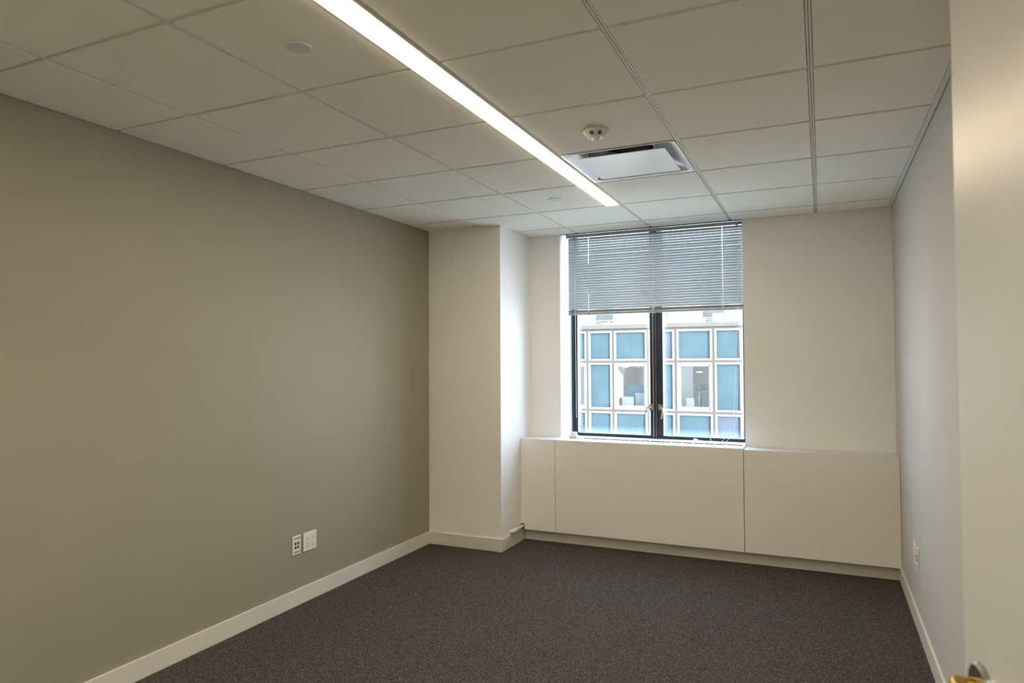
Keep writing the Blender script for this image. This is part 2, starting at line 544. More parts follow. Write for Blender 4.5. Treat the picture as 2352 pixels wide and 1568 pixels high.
# ---- window (frame, two sashes, centre post, panes, handles)
ZT = HEAD + 0.02
win = empty('window_1', (-1.25, YW, ZC))
struct(win, 'black-framed casement window in two leaves', 'window')
fr = MB()
FX0, FX1 = -1.966, -0.533
fr.box(FX0, -1.9434, YW, YW + 0.09, 0.805, ZT)
fr.box(-0.541, FX1, YW, YW + 0.09, 0.805, ZT)
fr.box(-1.9434, -0.541, YW, YW + 0.09, 0.805, 0.8425)
fr.box(-1.9434, -0.541, YW + 0.0, YW + 0.09, ZT - 0.035, ZT)
fr.build('window_frame', M['black_al'], win, bevel=0.0015, seg=1)
ps = MB()
ps.box(-1.261, -1.2435, YW, YW + 0.09, 0.8425, ZT - 0.035)
ps.build('centre_post', M['black_al'], win, bevel=0.001, seg=1)
ps = MB()
ps.box(-1.2435, -1.2330, YW - 0.010, YW + 0.05, 0.836, ZT - 0.035)
tag(ps.build('astragal', M['grey_al'], win, bevel=0.001, seg=1), 'slate grey meeting strip')
ps = MB()
ps.box(-1.2635, -1.2605, YW - 0.005, YW + 0.02, 0.8425, ZT - 0.035)
tag(ps.build('seal_strip', M['grid'], win), 'thin pale seal line')
def sash(x0, x1, xa, xb):
    s = MB()
    z0, z1 = 0.8425, ZT - 0.035
    zg, zh = 0.858, z1 - 0.03
    s.box(x0, xa, YW + 0.006, YW + 0.055, z0, z1)
    s.box(xb, x1, YW + 0.006, YW + 0.055, z0, z1)
    s.box(xa, xb, YW + 0.006, YW + 0.055, z0, zg)
    s.box(xa, xb, YW + 0.006, YW + 0.055, zh, z1)
    # stepped glazing bead
    t = 0.006
    s.box(xa - t, xa + 0.001, YW - 0.001, YW + 0.01, zg - t, zh + t)
    s.box(xb - 0.001, xb + t, YW - 0.001, YW + 0.01, zg - t, zh + t)
    s.box(xa, xb, YW - 0.001, YW + 0.01, zg - t, zg + 0.001)
    o = s.build('sash', M['black_al'], win, bevel=0.001, seg=1)
    p = MB(); p.box(xa, xb, YW + 0.026, YW + 0.032, zg, zh)
    gm = glass('window_glass_%d' % int(abs(x0) * 100), (0.97, 0.99, 0.99), 0.045, 0.035,
               edge=None)
    pane = p.build('pane', M['black_al'], o)
    # object coordinates of the pane are relative to the window's origin
    off = Vector((-1.25, YW, ZC))
    gm = glass('window_glass', (0.97, 0.99, 0.99), 0.03, 0.0012, edge=(xa - off.x, xb - off.x, zg - off.z, 0))
    pane.data.materials[0] = gm
    return o
sash(-1.9434, -1.2640, -1.915, -1.2865)
sash(-1.2325, -0.541, -1.184, -0.5555)
def handle(px, side):
    h = MB()
    z = 1.088
    h.box(px - 0.011, px + 0.011, YW - 0.008, YW + 0.006, z - 0.022, z + 0.028)
    if side < 0:
        h.box(px - 0.026, px - 0.016, YW - 0.004, YW + 0.006, z - 0.022, z + 0.026)
        pts = [(px + 0.002, YW - 0.012, z - 0.002), (px - 0.018, YW - 0.035, z + 0.010), (px - 0.036, YW - 0.048, z - 0.004), (px - 0.046, YW - 0.052, z - 0.040), (px - 0.055, YW - 0.052, z - 0.078)]
    else:
        h.box(px + 0.014, px + 0.026, YW - 0.004, YW + 0.006, z - 0.026, z + 0.022)
        pts = [(px - 0.002, YW - 0.012, z + 0.002), (px + 0.016, YW - 0.032, z + 0.002), (px + 0.033, YW - 0.048, z - 0.010), (px + 0.030, YW - 0.052, z - 0.044), (px + 0.024, YW - 0.052, z - 0.088)]
    h.tube(spline(pts, 6), [0.0062] * 12 + [0.006] * 6 + [0.0052] * 7, n=10, flat=0.7)
    o = h.build('handle', M['bronze'], win, bevel=0.001, seg=1)
    tag(o, 'bronze casement lever handle')
handle(-1.272, -1)
handle(-1.213, 1)

# ================================================================== covers under the window
def cover(x0, x1, zt, label, pieces=None, notch=None, grille=None, yd=YC, deep=None):
    c = empty('radiator_cover', ((x0 + x1) / 2, 5.30, 0))
    tag(c, label, 'radiator cover', 'white radiator covers along the window wall')
    g_ = 0.0019
    p = MB()
    if notch:
        # front panel outline in x,z with a notch at the lower left for the pipe
        nx, nz = notch
        out = [(x0 + nx, 0.0943), (x1 - g_, 0.0943), (x1 - g_, zt - 0.002), (x0 + g_, zt - 0.002), (x0 + g_, nz), (x0 + nx, nz)]
        a = [p.bm.verts.new((x, yd, z)) for x, z in out]
        b_ = [p.bm.verts.new((x, yd + 0.018, z)) for x, z in out]
        p.bm.faces.new(a); p.bm.faces.new(b_[::-1])
        for i in range(len(out)):
            p.bm.faces.new((a[i], b_[i], b_[(i + 1) % len(out)], a[(i + 1) % len(out)]))
    else:
        p.box(x0 + g_, x1 - g_, yd, yd + 0.018, 0.0943, zt - 0.002)
    p.build('front_panel', M['cover'], c, bevel=0.0012, seg=2)
    t = MB()
    for (a, b2, y0, y1) in pieces:
        t.box(a, b2, y0, y1, zt - 0.018, zt)
    t.build('top_panel', M['sill'], c, bevel=0.0008, seg=1)
    return c
S1, S2 = -1.976, -0.5262
q = MB(); q.prism([(JL, YB), (JR, YB), (JR, YW), (-1.966, YW)], ZC - 0.025, ZC)
q.build('window_sill', M['sill'], win, bevel=0.0005, seg=1)
cover(COLX, S1, ZC, 'narrow white radiator cover against the column, notched round a pipe',
      [(COLX + 0.001, S1 - 0.001, YC + 0.0005, YB - 0.0005)], notch=(0.034, 0.141))
# middle one: top panel leaves a long air slot
GX0, GX1, GY_0, GY_1 = -1.80, -0.556, 5.372, 5.434
mid = cover(S1, S2, ZC, 'wide middle radiator cover directly below the window, slotted top',
      [(S1 + 0.0005, S2 - 0.001, YC + 0.0005, GY_0), (S1 + 0.0005, GX0, GY_0, GY_1), (GX1, S2 - 0.001, GY_0, GY_1),
       (S1 + 0.0005, S2 - 0.001, GY_1, YB)])
gr = MB()
n = 15
gr.box(GX0, GX1, GY_0, GY_1, ZC - 0.016, ZC - 0.010)
for i in range(n):
    x = GX0 + (i + 0.6) * (GX1 - GX0) / n
    gr.prism([(x, GY_0), (x + 0.016, GY_0), (x + 0.004, GY_1), (x, GY_1)], ZC - 0.010, ZC - 0.002)
gr.build('air_grille', M['sill'], mid)
cover(S2, XR, ZC - 0.008, 'plain right-hand radiator cover reaching the right wall',
      [(S2 + 0.001, XR - 0.001, YC + 0.0005, YB - 0.0005)])

# heating pipe out of the column into the notch
p = MB()
pts = [(COLX - 0.01, 4.985, 0.121), (COLX + 0.012, 4.992, 0.121), (COLX + 0.024, 5.010, 0.1215), (COLX + 0.026, 5.035, 0.122), (COLX + 0.025, 5.062, 0.122)]
sp = spline(pts, 5)
p.tube(sp, [0.0168] * (len(sp) - 3) + [0.0165, 0.0148, 0.010], n=18)
p.tube([(COLX + 0.025, 5.05, 0.122), (COLX + 0.024, 5.13, 0.123), (COLX + 0.022, 5.245, 0.124)], 0.0096, n=16)
tag(p.build('heating_pipe', M['plastic'], smooth=True, origin=(COLX + 0.025, 5.0, 0.12)), 'short white insulated pipe from the column into the radiator cover', 'pipe')

# small sensor on the sill
dv = empty('sill_sensor', (-1.888, 5.412, ZC))
tag(dv, 'small off-white plastic sensor puck on the sill at the left window corner', 'sensor')
b = MB(); b.box(-1.922, -1.853, 5.380, 5.444, ZC + 0.003, ZC + 0.021)
b.build('base', M['plastic'], dv, bevel=0.003)
for sx in (-1.916, -1.862):
    for sy in (5.386, 5.434):
        b = MB(); b.box(sx, sx + 0.004, sy, sy + 0.004, ZC, ZC + 0.004)
        b.build('foot', M['slot'], dv)
b = MB(); b.lathe([(0.030, 0.0), (0.027, 0.008), (0.026, 0.010), (0.026, 0.024), (0.024, 0.028), (0, 0.029)], (-1.884, 5.412, ZC + 0.020))
b.build('puck', M['plastic'], dv, smooth=True, bevel=0.0005)

# ================================================================== venetian blind
BX0, BX1 = -1.948, -0.537
blind = empty('venetian_blind', (-1.24, YBL, SOF))
tag(blind, 'grey-blue slatted venetian blind half lowered over the window', 'blind')
h = MB()
h.box(BX0 - 0.010, BX1 - 0.001, YBL - 0.014, YBL + 0.014, 2.5130, H - 0.001)
h.build('headrail', M['rail'], blind, bevel=0.001, seg=1)
def hk(*a):
    q = MB(); q.box(*a); q.build('mounting_bracket', M['black_al'], blind)
hk(BX0 - 0.014, BX0 - 0.0105, YBL - 0.018, YBL + 0.018, 2.512, SOF)
hk(BX0 + 0.05, BX0 + 0.062, YBL - 0.01, YBL + 0.008, 2.506, 2.5165)
hk(BX1 - 0.05, BX1 - 0.036, YBL - 0.01, YBL + 0.008, 2.507, 2.5165)
hk(-1.25, -1.20, YBL - 0.008, YBL + 0.008, 2.509, 2.5165)
s = MB()
HOLES = (-1.7705, -0.6885)
W2 = 0.0125
def slat(z, tilt, bow=0.0022):
    """room edge low; profile from the room edge to the window edge"""
    prof = []
    K = 8
    for k in range(K + 1):
        u = -1 + 2 * k / K
        prof.append((u * W2, bow * (1 - u * u)))
    ca, sa = math.cos(tilt), math.sin(tilt)
    # u axis: (y, z) = (cos, sin): towards the window and up; crown towards the room / up
    pr = [(YBL + a * ca - b * sa, z + a * sa + b * ca) for a, b in prof]
    xs = [BX0]
    for hx in HOLES: xs += [hx - 0.0022, hx + 0.0022]
    xs.append(BX1)
    sag = [0.0] * len(xs)
    rows = [[s.bm.verts.new((x, y, zz)) for (y, zz) in pr] for x in xs]
    for i in range(len(xs) - 1):
        holed = i in (1, 3)
        for k in range(K):
            if holed and 2 <= k <= 5: continue
            s.bm.faces.new((rows[i][k], rows[i + 1][k], rows[i + 1][k + 1], rows[i][k + 1]))
NS = 29
Z1, Z0 = 2.4985, 1.9150
for i in range(NS):
    z = Z1 + (Z0 - Z1) * i / (NS - 1)
    slat(z + random.uniform(-0.0004, 0.0004), math.radians(62.5 + random.uniform(-0.4, 0.4)))
for i in range(20):
    slat(1.8985 - 0.00108 * i, math.radians(4 - 0.2 * i), 0.0012)
so = s.build('slats', M['slat'], blind, smooth=True)
sm = so.modifiers.new('thickness', 'SOLIDIFY'); sm.thickness = 0.0004
r_ = MB(); r_.box(BX0, BX1, YBL - 0.0125, YBL + 0.0125, 1.8585, 1.8755)
r_.build('bottom_rail', M['rail'], blind, bevel=0.003, seg=3)
clear = mat('clear_plastic', (0.82, 0.84, 0.84), 0.12, spec=0.8, var=0.02)
clear.node_tree.nodes['Principled BSDF'].inputs['Transmission Weight'].default_value = 0.35
for cx, hi in ((-1.7705, 0.0), (-1.2300, 0.009), (-0.6885, 0.0)):
    k = MB()
    k.box(cx - 0.008, cx + 0.008, YBL - 0.0175, YBL - 0.0125, 1.857, 1.886 + hi)
    k.box(cx - 0.011, cx + 0.011, YBL - 0.0165, YBL + 0.012, 1.8545, 1.8585)
    k.lathe([(0, 0), (0.009 + hi * 0.5, 0.002), (0.010 + hi * 0.5, 0.006), (0.004, 0.008), (0, 0.008)], (cx + 0.002, YBL - 0.017, 1.890 + hi), axis='Y', n=14, sign=-1)
    k.build('rail_clip', clear, blind, bevel=0.001, seg=1)
for cx in (-1.7705, -1.2290, -0.6885):
    k = MB()
    for dx in ((-0.004, 0.004) if cx == -1.2290 else (-0.0035, 0.0035)):
        k.tube([(cx + dx, YBL - 0.0085, 2.517), (cx + dx, YBL - 0.0085, 1.876)], 0.0006, n=6)
    k.build('ladder_cord', M['cord'], blind)
k = MB()
k.tube([(-1.8830, YBL - 0.022, 2.502), (-1.8815, YBL - 0.024, 1.6), (-1.8800, YBL - 0.024, 1.008)], 0.0032, n=6)
k.tube([(-1.8800, YBL - 0.024, 1.010), (-1.8800, YBL - 0.024, 1.000)], 0.0042, n=8)
k.tube([(-1.8830, YBL - 0.010, 2.512), (-1.8830, YBL - 0.022, 2.508), (-1.8830, YBL - 0.022, 2.495)], 0.0012, n=6)
wandm = mat('clear_acrylic_rod', (0.80, 0.84, 0.85), 0.1, spec=0.8, var=0.01)
wandm.node_tree.nodes['Principled BSDF'].inputs['Transmission Weight'].default_value = 0.2
tag(k.build('tilt_wand', wandm, blind, smooth=True), 'clear acrylic tilt wand')
yc = 5.452
zs = ZC + 0.0025
ca = spline([(-0.578, yc, 2.512), (-0.580, yc, 1.9), (-0.590, yc, 1.50), (-0.600, yc, 1.36), (-0.608, yc, 1.18), (-0.622, yc, 1.04), (-0.655, yc, 0.92), (-0.705, yc, 0.855), (-0.745, yc + 0.01, zs + 0.002), (-0.79, 5.49, zs), (-0.85, 5.515, zs + 0.004), (-0.905, 5.54, zs + 0.008)], 8)
cb = spline([(-0.570, yc, 2.512), (-0.571, yc, 1.9), (-0.578, yc, 1.50), (-0.582, yc, 1.33), (-0.588, yc, 1.16), (-0.600, yc, 1.02), (-0.632, yc, 0.905), (-0.672, yc, 0.856), (-0.70, yc - 0.01, zs + 0.002), (-0.745, 5.455, zs), (-0.785, 5.50, zs + 0.002), (-0.800, 5.52, zs + 0.022), (-0.812, 5.505, zs + 0.001), (-0.86, 5.51, zs), (-0.925, 5.545, zs + 0.004)], 8)
k = MB()
k.tube(ca, 0.0013, n=6); k.tube(cb, 0.0013, n=6)
lc = k.build('lift_cord', M['cord'], blind, smooth=True)
for bx_, bz_ in ((-0.600, 1.352), (-0.5815, 1.395)):
    k = MB(); k.lathe([(0, 0), (0.003, 0.001), (0.0034, 0.008), (0, 0.010)], (bx_, yc, bz_), n=10)
    k.build('cord_bead', M['cord'], lc, smooth=True)
k = MB()
k.tube([(-0.900, 5.538, zs + 0.009), (-0.912, 5.543, zs + 0.010), (-0.928, 5.549, zs + 0.011), (-0.936, 5.552, zs + 0.011)], [0.003, 0.006, 0.007, 0.004], n=12)
k.tube([(-0.920, 5.530, zs + 0.002), (-0.945, 5.535, zs + 0.003)], [0.004, 0.004], n=10)
k.build('tassel', M['cord'], lc, smooth=True)

# ================================================================== ceiling fittings
# long recessed light
lt = empty('linear_light', ((LX0 + LX1) / 2, (LY0 + LY1) / 2, H))
tag(lt, 'long narrow lit strip light recessed in the ceiling', 'ceiling light')
h = MB()
h.box(LX0, LX0 + 0.004, LY0, LY1, H - 0.0015, H + 0.06)
h.box(LX1 - 0.004, LX1, LY0, LY1, H - 0.0015, H + 0.06)
h.box(LX0, LX1, LY0, LY0 + 0.004, H - 0.0015, H + 0.06)
h.box(LX0, LX1, LY1 - 0.004, LY1, H - 0.0015, H + 0.06)
h.box(LX0 + 0.004, LX0 + 0.0125, LY0 + 0.004, LY1 - 0.004, H - 0.0005, H + 0.06)
h.box(LX1 - 0.0125, LX1 - 0.004, LY0 + 0.004, LY1 - 0.004, H - 0.0005, H + 0.06)
h.box(LX0, LX1, LY0, LY1, H + 0.06, H + 0.065)
h.build('housing', M['grid'], lt)
h = MB(); h.box(LX0 + 0.0125, LX1 - 0.0125, LY0 + 0.004, LY1 - 0.006, H - 0.0045, H + 0.006)
h.build('lens', M['lens'], lt)

# air diffuser
dcx, dcy = (DIF[0] + DIF[1]) / 2, (DIF[2] + DIF[3]) / 2
dif = empty('air_diffuser', (dcx, dcy, H))
tag(dif, 'square white ceiling air diffuser with a flat centre plate', 'air vent')
d = MB()
R0, R1, R2_ = 0.2955, 0.268, 0.125
def ring(r, z, n=64, sq=1.0):
    out = []
    for i in range(n):
        t = 2 * PI * i / n + PI / 4
        c_, s_ = math.cos(t), math.sin(t)
        m_ = max(abs(c_), abs(s_))
        rs = r / m_ * sq + r * (1 - sq)
        out.append(d.bm.verts.new((dcx + rs * c_, dcy + rs * s_, z)))
    return out
rings = [ring(R0, H + 0.02), ring(R0, H - 0.001), ring(R0 - 0.012, H - 0.001), ring(R1, H + 0.004), ring(0.262, H + 0.009), ring(0.243, H + 0.022, sq=1.0), ring(0.19, H + 0.052, sq=0.6), ring(0.135, H + 0.068, sq=0.0), ring(0.130, H + 0.095, sq=0.0)]
for A, B in zip(rings, rings[1:]):
    for i in range(64):
        d.bm.faces.new((A[i], A[(i + 1) % 64], B[(i + 1) % 64], B[i]))
for f_ in d.bm.faces: f_.smooth = True
d.build('pan', M['diff'], dif)
d = MB(); d.lathe([(0.1295, 0), (0.1295, 0.002), (0, 0.002)], (dcx, dcy, H + 0.093), n=48)
d.build('duct_opening', M['void'], dif)
d = MB(); PX, PY, RC = 0.229, 0.221, 0.012
d.prism([(dcx + sx * (PX - RC) + RC * math.cos(t0 + a), dcy + sy * (PY - RC) + RC * math.sin(t0 + a))
         for sx, sy, t0 in ((1, -1, -PI / 2), (1, 1, 0), (-1, 1, PI / 2), (-1, -1, PI)) for a in (0, PI / 8, PI / 4, 3 * PI / 8, PI / 2)], H - 0.007, H - 0.003)
d.build('centre_plate', M['diff'], dif, bevel=0.0015, seg=1)
for sx in (-1, 1):
    for sy in (-1, 1):
        x, y = dcx + sx * 0.175, dcy + sy * 0.2
        d = MB(); d.box(x - 0.004, x + 0.004, y - 0.012, y + 0.012, H - 0.003, H + 0.05)
        d.build('hanger', M['plastic_b'], dif)

# occupancy sensor
ox, oy = -0.934, 3.015
oc = empty('occupancy_sensor', (ox, oy, H))
tag(oc, 'round ceiling motion sensor with two mesh eyes and a lens', 'sensor')
o = MB(); o.lathe([(0.052, 0), (0.056, 0.004), (0.058, 0.010), (0.056, 0.013), (0.036, 0.034), (0.031, 0.037), (0, 0.037)], (ox, oy, H), sign=-1, n=48)
o.build('housing', M['plastic'], oc, smooth=True)
o = MB(); o.lathe([(0.0195, 0), (0.0195, 0.004), (0.015, 0.011), (0.008, 0.0145), (0, 0.0155)], (ox, oy, H - 0.0365), sign=-1, n=32)
o.build('lens', M['diff'], oc, smooth=True)
for ang in (-73 - 23, -73 + 23):
    for flip in (0, 180):
        a = math.radians(ang + flip)
        dirv = Vector((math.cos(a), math.sin(a), 0))
        nrm = (dirv * 0.72 + Vector((0, 0, -0.69))).normalized()
        base = Vector((ox, oy, H)) + dirv * 0.0462 + Vector((0, 0, -0.0238))
        o = MB(); o.tube([base - nrm * 0.004, base + nrm * 0.0016], 0.0098, n=18)
        o.build('mesh_eye', M['mesh'], oc)

# blank cover discs
for cx, cyy, lab in ((-1.5885, 1.7825, 'nearer flush white round cover plate in the ceiling left of the light'), (-1.588, 4.200, 'far white round cover plate in the ceiling near the light end')):
    o = MB(); o.lathe([(0.0410, 0), (0.0425, 0.0015), (0.0425, 0.0038), (0.041, 0.0048), (0, 0.0048)], (cx, cyy, H), sign=-1, n=48)
    q = o.build('cover_plate', M['disc'], smooth=True, bevel=0.0004, origin=(cx, cyy, H))
    tag(q, lab, 'cover plate', 'round cover plates in the ceiling')

# ================================================================== wall plates
def plate(name, wallx, sgn, yc_, zc_, w_, kind, label, cat, group):
    """sgn: +1 faces +X (left wall), -1 faces -X (right wall)"""
    t = 0.007
    e = empty(name, (wallx, yc_, zc_))
    tag(e, label, cat, group)
    def bx(m, h0, h1, y0, y1, z0, z1):
        a, b_ = wallx + sgn * h0, wallx + sgn * h1
        m.box(min(a, b_), max(a, b_), yc_ + y0, yc_ + y1, zc_ + z0, zc_ + z1)
    p = MB(); bx(p, 0, t, -w_ / 2, w_ / 2, -0.057, 0.057)
    p.build('face_plate', M['plastic'], e, bevel=0.0025, seg=2)
    if kind == 'power':
        for gy in (-0.0232, 0.0232):
            r = MB(); bx(r, t - 0.001, t + 0.0012, gy - 0.0168, gy + 0.0168, -0.0335, 0.0335)
            ro = r.build('receptacle', M['plastic'], e, bevel=0.001, seg=1)
            q = MB()
            for gz in (-0.019, 0.017):
                bx(q, t + 0.0010, t + 0.0016, gy - 0.0080, gy - 0.0058, gz + 0.001, gz + 0.009)
                bx(q, t + 0.0010, t + 0.0016, gy + 0.0054, gy + 0.0072, gz + 0.002, gz + 0.009)
                bx(q, t + 0.0010, t + 0.0016, gy - 0.0024, gy + 0.0022, gz - 0.0105, gz - 0.0055)
            bx(q, t + 0.0010, t + 0.0015, gy - 0.0168, gy + 0.0168, -0.0340, -0.0333)
            q.build('slots', M['slot'], ro)
        for gy in (-0.0232, 0.0232):
            for gz in (-0.048, 0.048):
                q = MB(); q.lathe([(0.003, 0), (0.003, 0.0006), (0, 0.0006)], (wallx + sgn * (t - 0.0002), yc_ + gy, zc_ + gz), axis='X', sign=sgn, n=12)
                q.build('screw', M['plastic_b'], e)
    else:
        for gy in (-0.011, 0.011):
            for gz in (-0.0145, 0.0085):
                q = MB(); bx(q, t - 0.001, t + 0.0008, gy - 0.0072, gy + 0.0072, gz - 0.005, gz + 0.0085)
                jk = q.build('data_port', M['slot'], e)
                q = MB(); bx(q, t + 0.0005, t + 0.0010, gy - 0.0072, gy + 0.0072, gz + 0.0095, gz + 0.013)
                q.build('port_label', M['label'], jk)
        for gz in (0.0415, -0.0405):
            q = MB(); bx(q, t - 0.0005, t + 0.0006, -0.024, 0.026, gz - 0.005, gz + 0.005)
            q.build('label_window', M['label'], e)
    return e
grp = 'wall plates low on the left wall'
plate('data_outlet', XL, 1, 3.2765, 0.364, 0.070, 'data', 'narrow white data outlet plate low on the taupe wall', 'wall outlet', grp)
plate('power_outlet', XL, 1, 3.3970, 0.364, 0.117, 'power', 'wide white double power outlet plate low on the taupe wall', 'wall outlet', grp)
grp = 'wall plates low on the right wall'
plate('power_outlet', XR, -1, 4.440, 0.392, 0.117, 'power', 'white power outlet plate low on the right wall, farther from the door', 'wall outlet', grp)
plate('data_outlet', XR, -1, 4.330, 0.392, 0.070, 'data', 'white data plate low on the right wall, nearer the door', 'wall outlet', grp)

# ================================================================== door
EDGE = Vector((0.206, 1.344)); HNG = Vector((0.428, 0.298))
dl = (EDGE - HNG); DW = dl.length
ang = math.atan2(dl.y, dl.x)
door = empty('door_1', (HNG.x, HNG.y, 0))
door.rotation_euler = (0, 0, ang)
struct(door, 'open cream painted door leaf in the right foreground', 'door')
# local frame: +X from hinge to free edge, +Y is the face turned to the room (towards -X world)
def dpart(m, name, material, parent=None, **kw):
    me_o = m.build(name, material, None, **kw)
    me_o.parent = parent or door
    return me_o
m_ = MB(); m_.box(0, DW, -0.044, 0.0, 0.008, 2.12)
dpart(m_, 'door_leaf', M['door'], bevel=0.0015, seg=2)
hz, hx = 0.972, DW - 0.065
m_ = MB(); m_.lathe([(0.033, 0.0), (0.033, 0.006), (0.029, 0.0095), (0.014, 0.011), (0, 0.011)], (hx, 0, hz), axis='Y', n=40)
lev = dpart(m_, 'door_handle', M['steel'], smooth=True, bevel=0.0005)
m_ = MB()
m_.tube(spline([(hx, 0.008, hz), (hx, 0.018, hz), (hx, 0.028, hz), (hx - 0.008, 0.038, hz), (hx - 0.045, 0.042, hz), (hx - 0.110, 0.040, hz)], 6), [0.010] * 12 + [0.011, 0.0115, 0.012] + [0.0128] * 16, n=20)
lv = dpart(m_, 'lever', M['brass'], parent=lev, smooth=True)
m_ = MB(); m_.box(DW - 0.0005, DW + 0.0015, -0.034, -0.010, hz - 0.028, hz + 0.028)
dpart(m_, 'latch_plate', M['brass'])
m_ = MB()
m_.lathe([(0.033, 0.0), (0.033, 0.006), (0.029, 0.0095), (0.014, 0.011), (0, 0.011)], (hx, -0.044, hz), axis='Y', n=40, sign=-1)
m_.tube(spline([(hx, -0.052, hz), (hx, -0.092, hz), (hx - 0.012, -0.104, hz), (hx - 0.05, -0.107, hz), (hx - 0.115, -0.104, hz)], 6), 0.0115, n=16)
dpart(m_, 'outer_handle', M['steel'], smooth=True)
for z in (0.25, 1.05, 1.88):
    m_ = MB(); m_.lathe([(0.006, 0), (0.006, 0.09), (0, 0.09)], (-0.006, -0.048, z), n=14)
    dpart(m_, 'hinge', M['steel'], smooth=True)
# frame of the doorway
t = MB()
t.box(DX0 - 0.02, DX0 + 0.015, YF2 - 0.005, YF + 0.005, 0, DH + 0.03)
t.box(DX1 - 0.003, DX1 + 0.02, YF2 - 0.005, YF + 0.005, 0, DH + 0.03)
t.box(DX0 + 0.015, DX1 - 0.003, YF2 - 0.005, YF + 0.005, DH - 0.015, DH + 0.03)
struct(t.build('trim_1', M['cap']), 'door frame round the doorway behind the viewer', 'door frame')

# ================================================================== building across the street
SC = 1.25
YFAC = 30.0
def fx(x): return x * SC
def fz(z): return CAM_Z + (z - CAM_Z) * SC
NAR, WID = 0.962, 1.27
lines = [(-7.818, 'n')]
x = -7.818; k = 'n'
while x < 2.0:
    x += NAR if k == 'n' else WID
    k = 'w' if k == 'n' else 'n'
    lines.append((x, k))
x = -7.818; k = 'w'
left = []
while x > -12.5:
    x -= WID if k == 'w' else NAR
    left.append((x, k))
    k = 'n' if k == 'w' else 'w'
lines = left[::-1] + lines            # each entry: left line of a bay and its width kind
zl = [2.56, 1.413, -0.336, -1.483, -3.232, -4.38]
bld = empty('office_building', (fx(-4), YFAC, -16))
tag(bld, 'modernist office block across the street with blue panels and white frames', 'building')
X0b, X1b = fx(lines[0][0]), fx(lines[-1][0])
mf = MB()          # grey mullion and transom channels
mw = MB()          # white cell frames
GH = 0.042 * SC    # half of a grey channel
RW = 0.060 * SC    # white frame width
ZB = fz(zl[-1])
for xx, _k in lines:
    mf.box(fx(xx) - GH, fx(xx) + GH, YFAC + 0.0, YFAC + 0.30, ZB, fz(zl[0]))
for z in zl:
    mf.box(X0b, X1b, YFAC + 0.01, YFAC + 0.30, fz(z) - GH, fz(z) + GH)
rnd = random.Random(3)
panes_todo = []
for i in range(len(lines) - 1):
    xa, kind_ = lines[i]
    xb = lines[i + 1][0]
    a, b_ = fx(xa) + GH, fx(xb) - GH
    for j in range(len(zl) - 1):
        zt, zb = fz(zl[j]) - GH, fz(zl[j + 1]) + GH
        wide = kind_ == 'w'
        is_win = wide and j in (1, 3)
        y0, y1 = YFAC - 0.05, YFAC + 0.14
        mw.box(a, a + RW, y0, y1, zb, zt)
        mw.box(b_ - RW, b_, y0, y1, zb, zt)
        mw.box(a + RW, b_ - RW, y0, y1, zb, zb + RW)
        mw.box(a + RW, b_ - RW, y0, y1, zt - RW, zt)
        ia, ib, iz, it = a + RW, b_ - RW, zb + RW, zt - RW
        if is_win:
            q = MB(); s_ = 0.080
            q.box(ia, ia + s_, YFAC + 0.05, YFAC + 0.16, iz, it)
            q.box(ib - s_, ib, YFAC + 0.05, YFAC + 0.16, iz, it)
            q.box(ia + s_, ib - s_, YFAC + 0.05, YFAC + 0.16, iz, iz + s_ * 1.3)
            q.box(ia + s_, ib - s_, YFAC + 0.05, YFAC + 0.16, it - s_, it)
            wo_ = q.build('window', M['fac_white'], bld)
            q = MB(); q.box(ia + s_, ib - s_, YFAC + 0.115, YFAC + 0.125, iz + s_ * 1.3, it - s_)
            panes_todo.append((q, wo_))
        else:
            q = MB(); q.box(ia, ib, YFAC + 0.085, YFAC + 0.10, iz, it)
            q.build('spandrel_panel', M['blue_refl'] if ((abs(xa + 5.586) < 0.05 and j == 0) or (abs(xa + 3.354) < 0.05 and j == 2) or (not -9.2 < xa < -2.3 and rnd.random() < 0.25)) else M['blue'], bld)
mf.build('mullions', M['fac_grey'], bld)
mw.build('cell_frames', M['fac_white'], bld)
pg = glass('facade_hazed_glass', (0.86, 0.90, 0.92), 0.012, 0.011)  # pale haze mixed into these panes to lighten the rooms behind
for q, wo_ in panes_todo:
    q.build('pane', pg, wo_)
lower = MB(); lower.box(X0b, X1b, YFAC, YFAC + 8, -16, ZB - GH)
lower.build('lower_wall', M['base_bounce'], bld)
# structure behind the curtain wall: floors, back wall, sides
q = MB()
q.box(X0b, X1b, YFAC + 4.6, YFAC + 4.7, ZB, fz(2.6))
q.box(X0b - 0.1, X0b, YFAC, YFAC + 4.7, ZB, fz(2.6))
q.box(X1b, X1b + 0.1, YFAC, YFAC + 4.7, ZB, fz(2.6))
for i in range(2, len(lines) - 1, 4):
    q.box(fx(lines[i][0]) - 0.02, fx(lines[i][0]) + 0.04, YFAC + 0.35, YFAC + 4.6, ZB, fz(2.5))
q.box(-6.1, -5.42, YFAC + 2.2, YFAC + 2.35, ZB, fz(2.5))
q.build('interior_wall', M['room_in'], bld)
q = MB()
for j in (0, 1, 2, 3, 4):
    pass
for zt, zb in ((fz(2.56), fz(1.48)), (fz(-0.40), fz(-1.42)), (fz(-3.30), ZB)):
    q.box(X0b, X1b, YFAC + 0.30, YFAC + 4.6, zb, zt)
q.build('floor_slab', M['room_in'], bld)
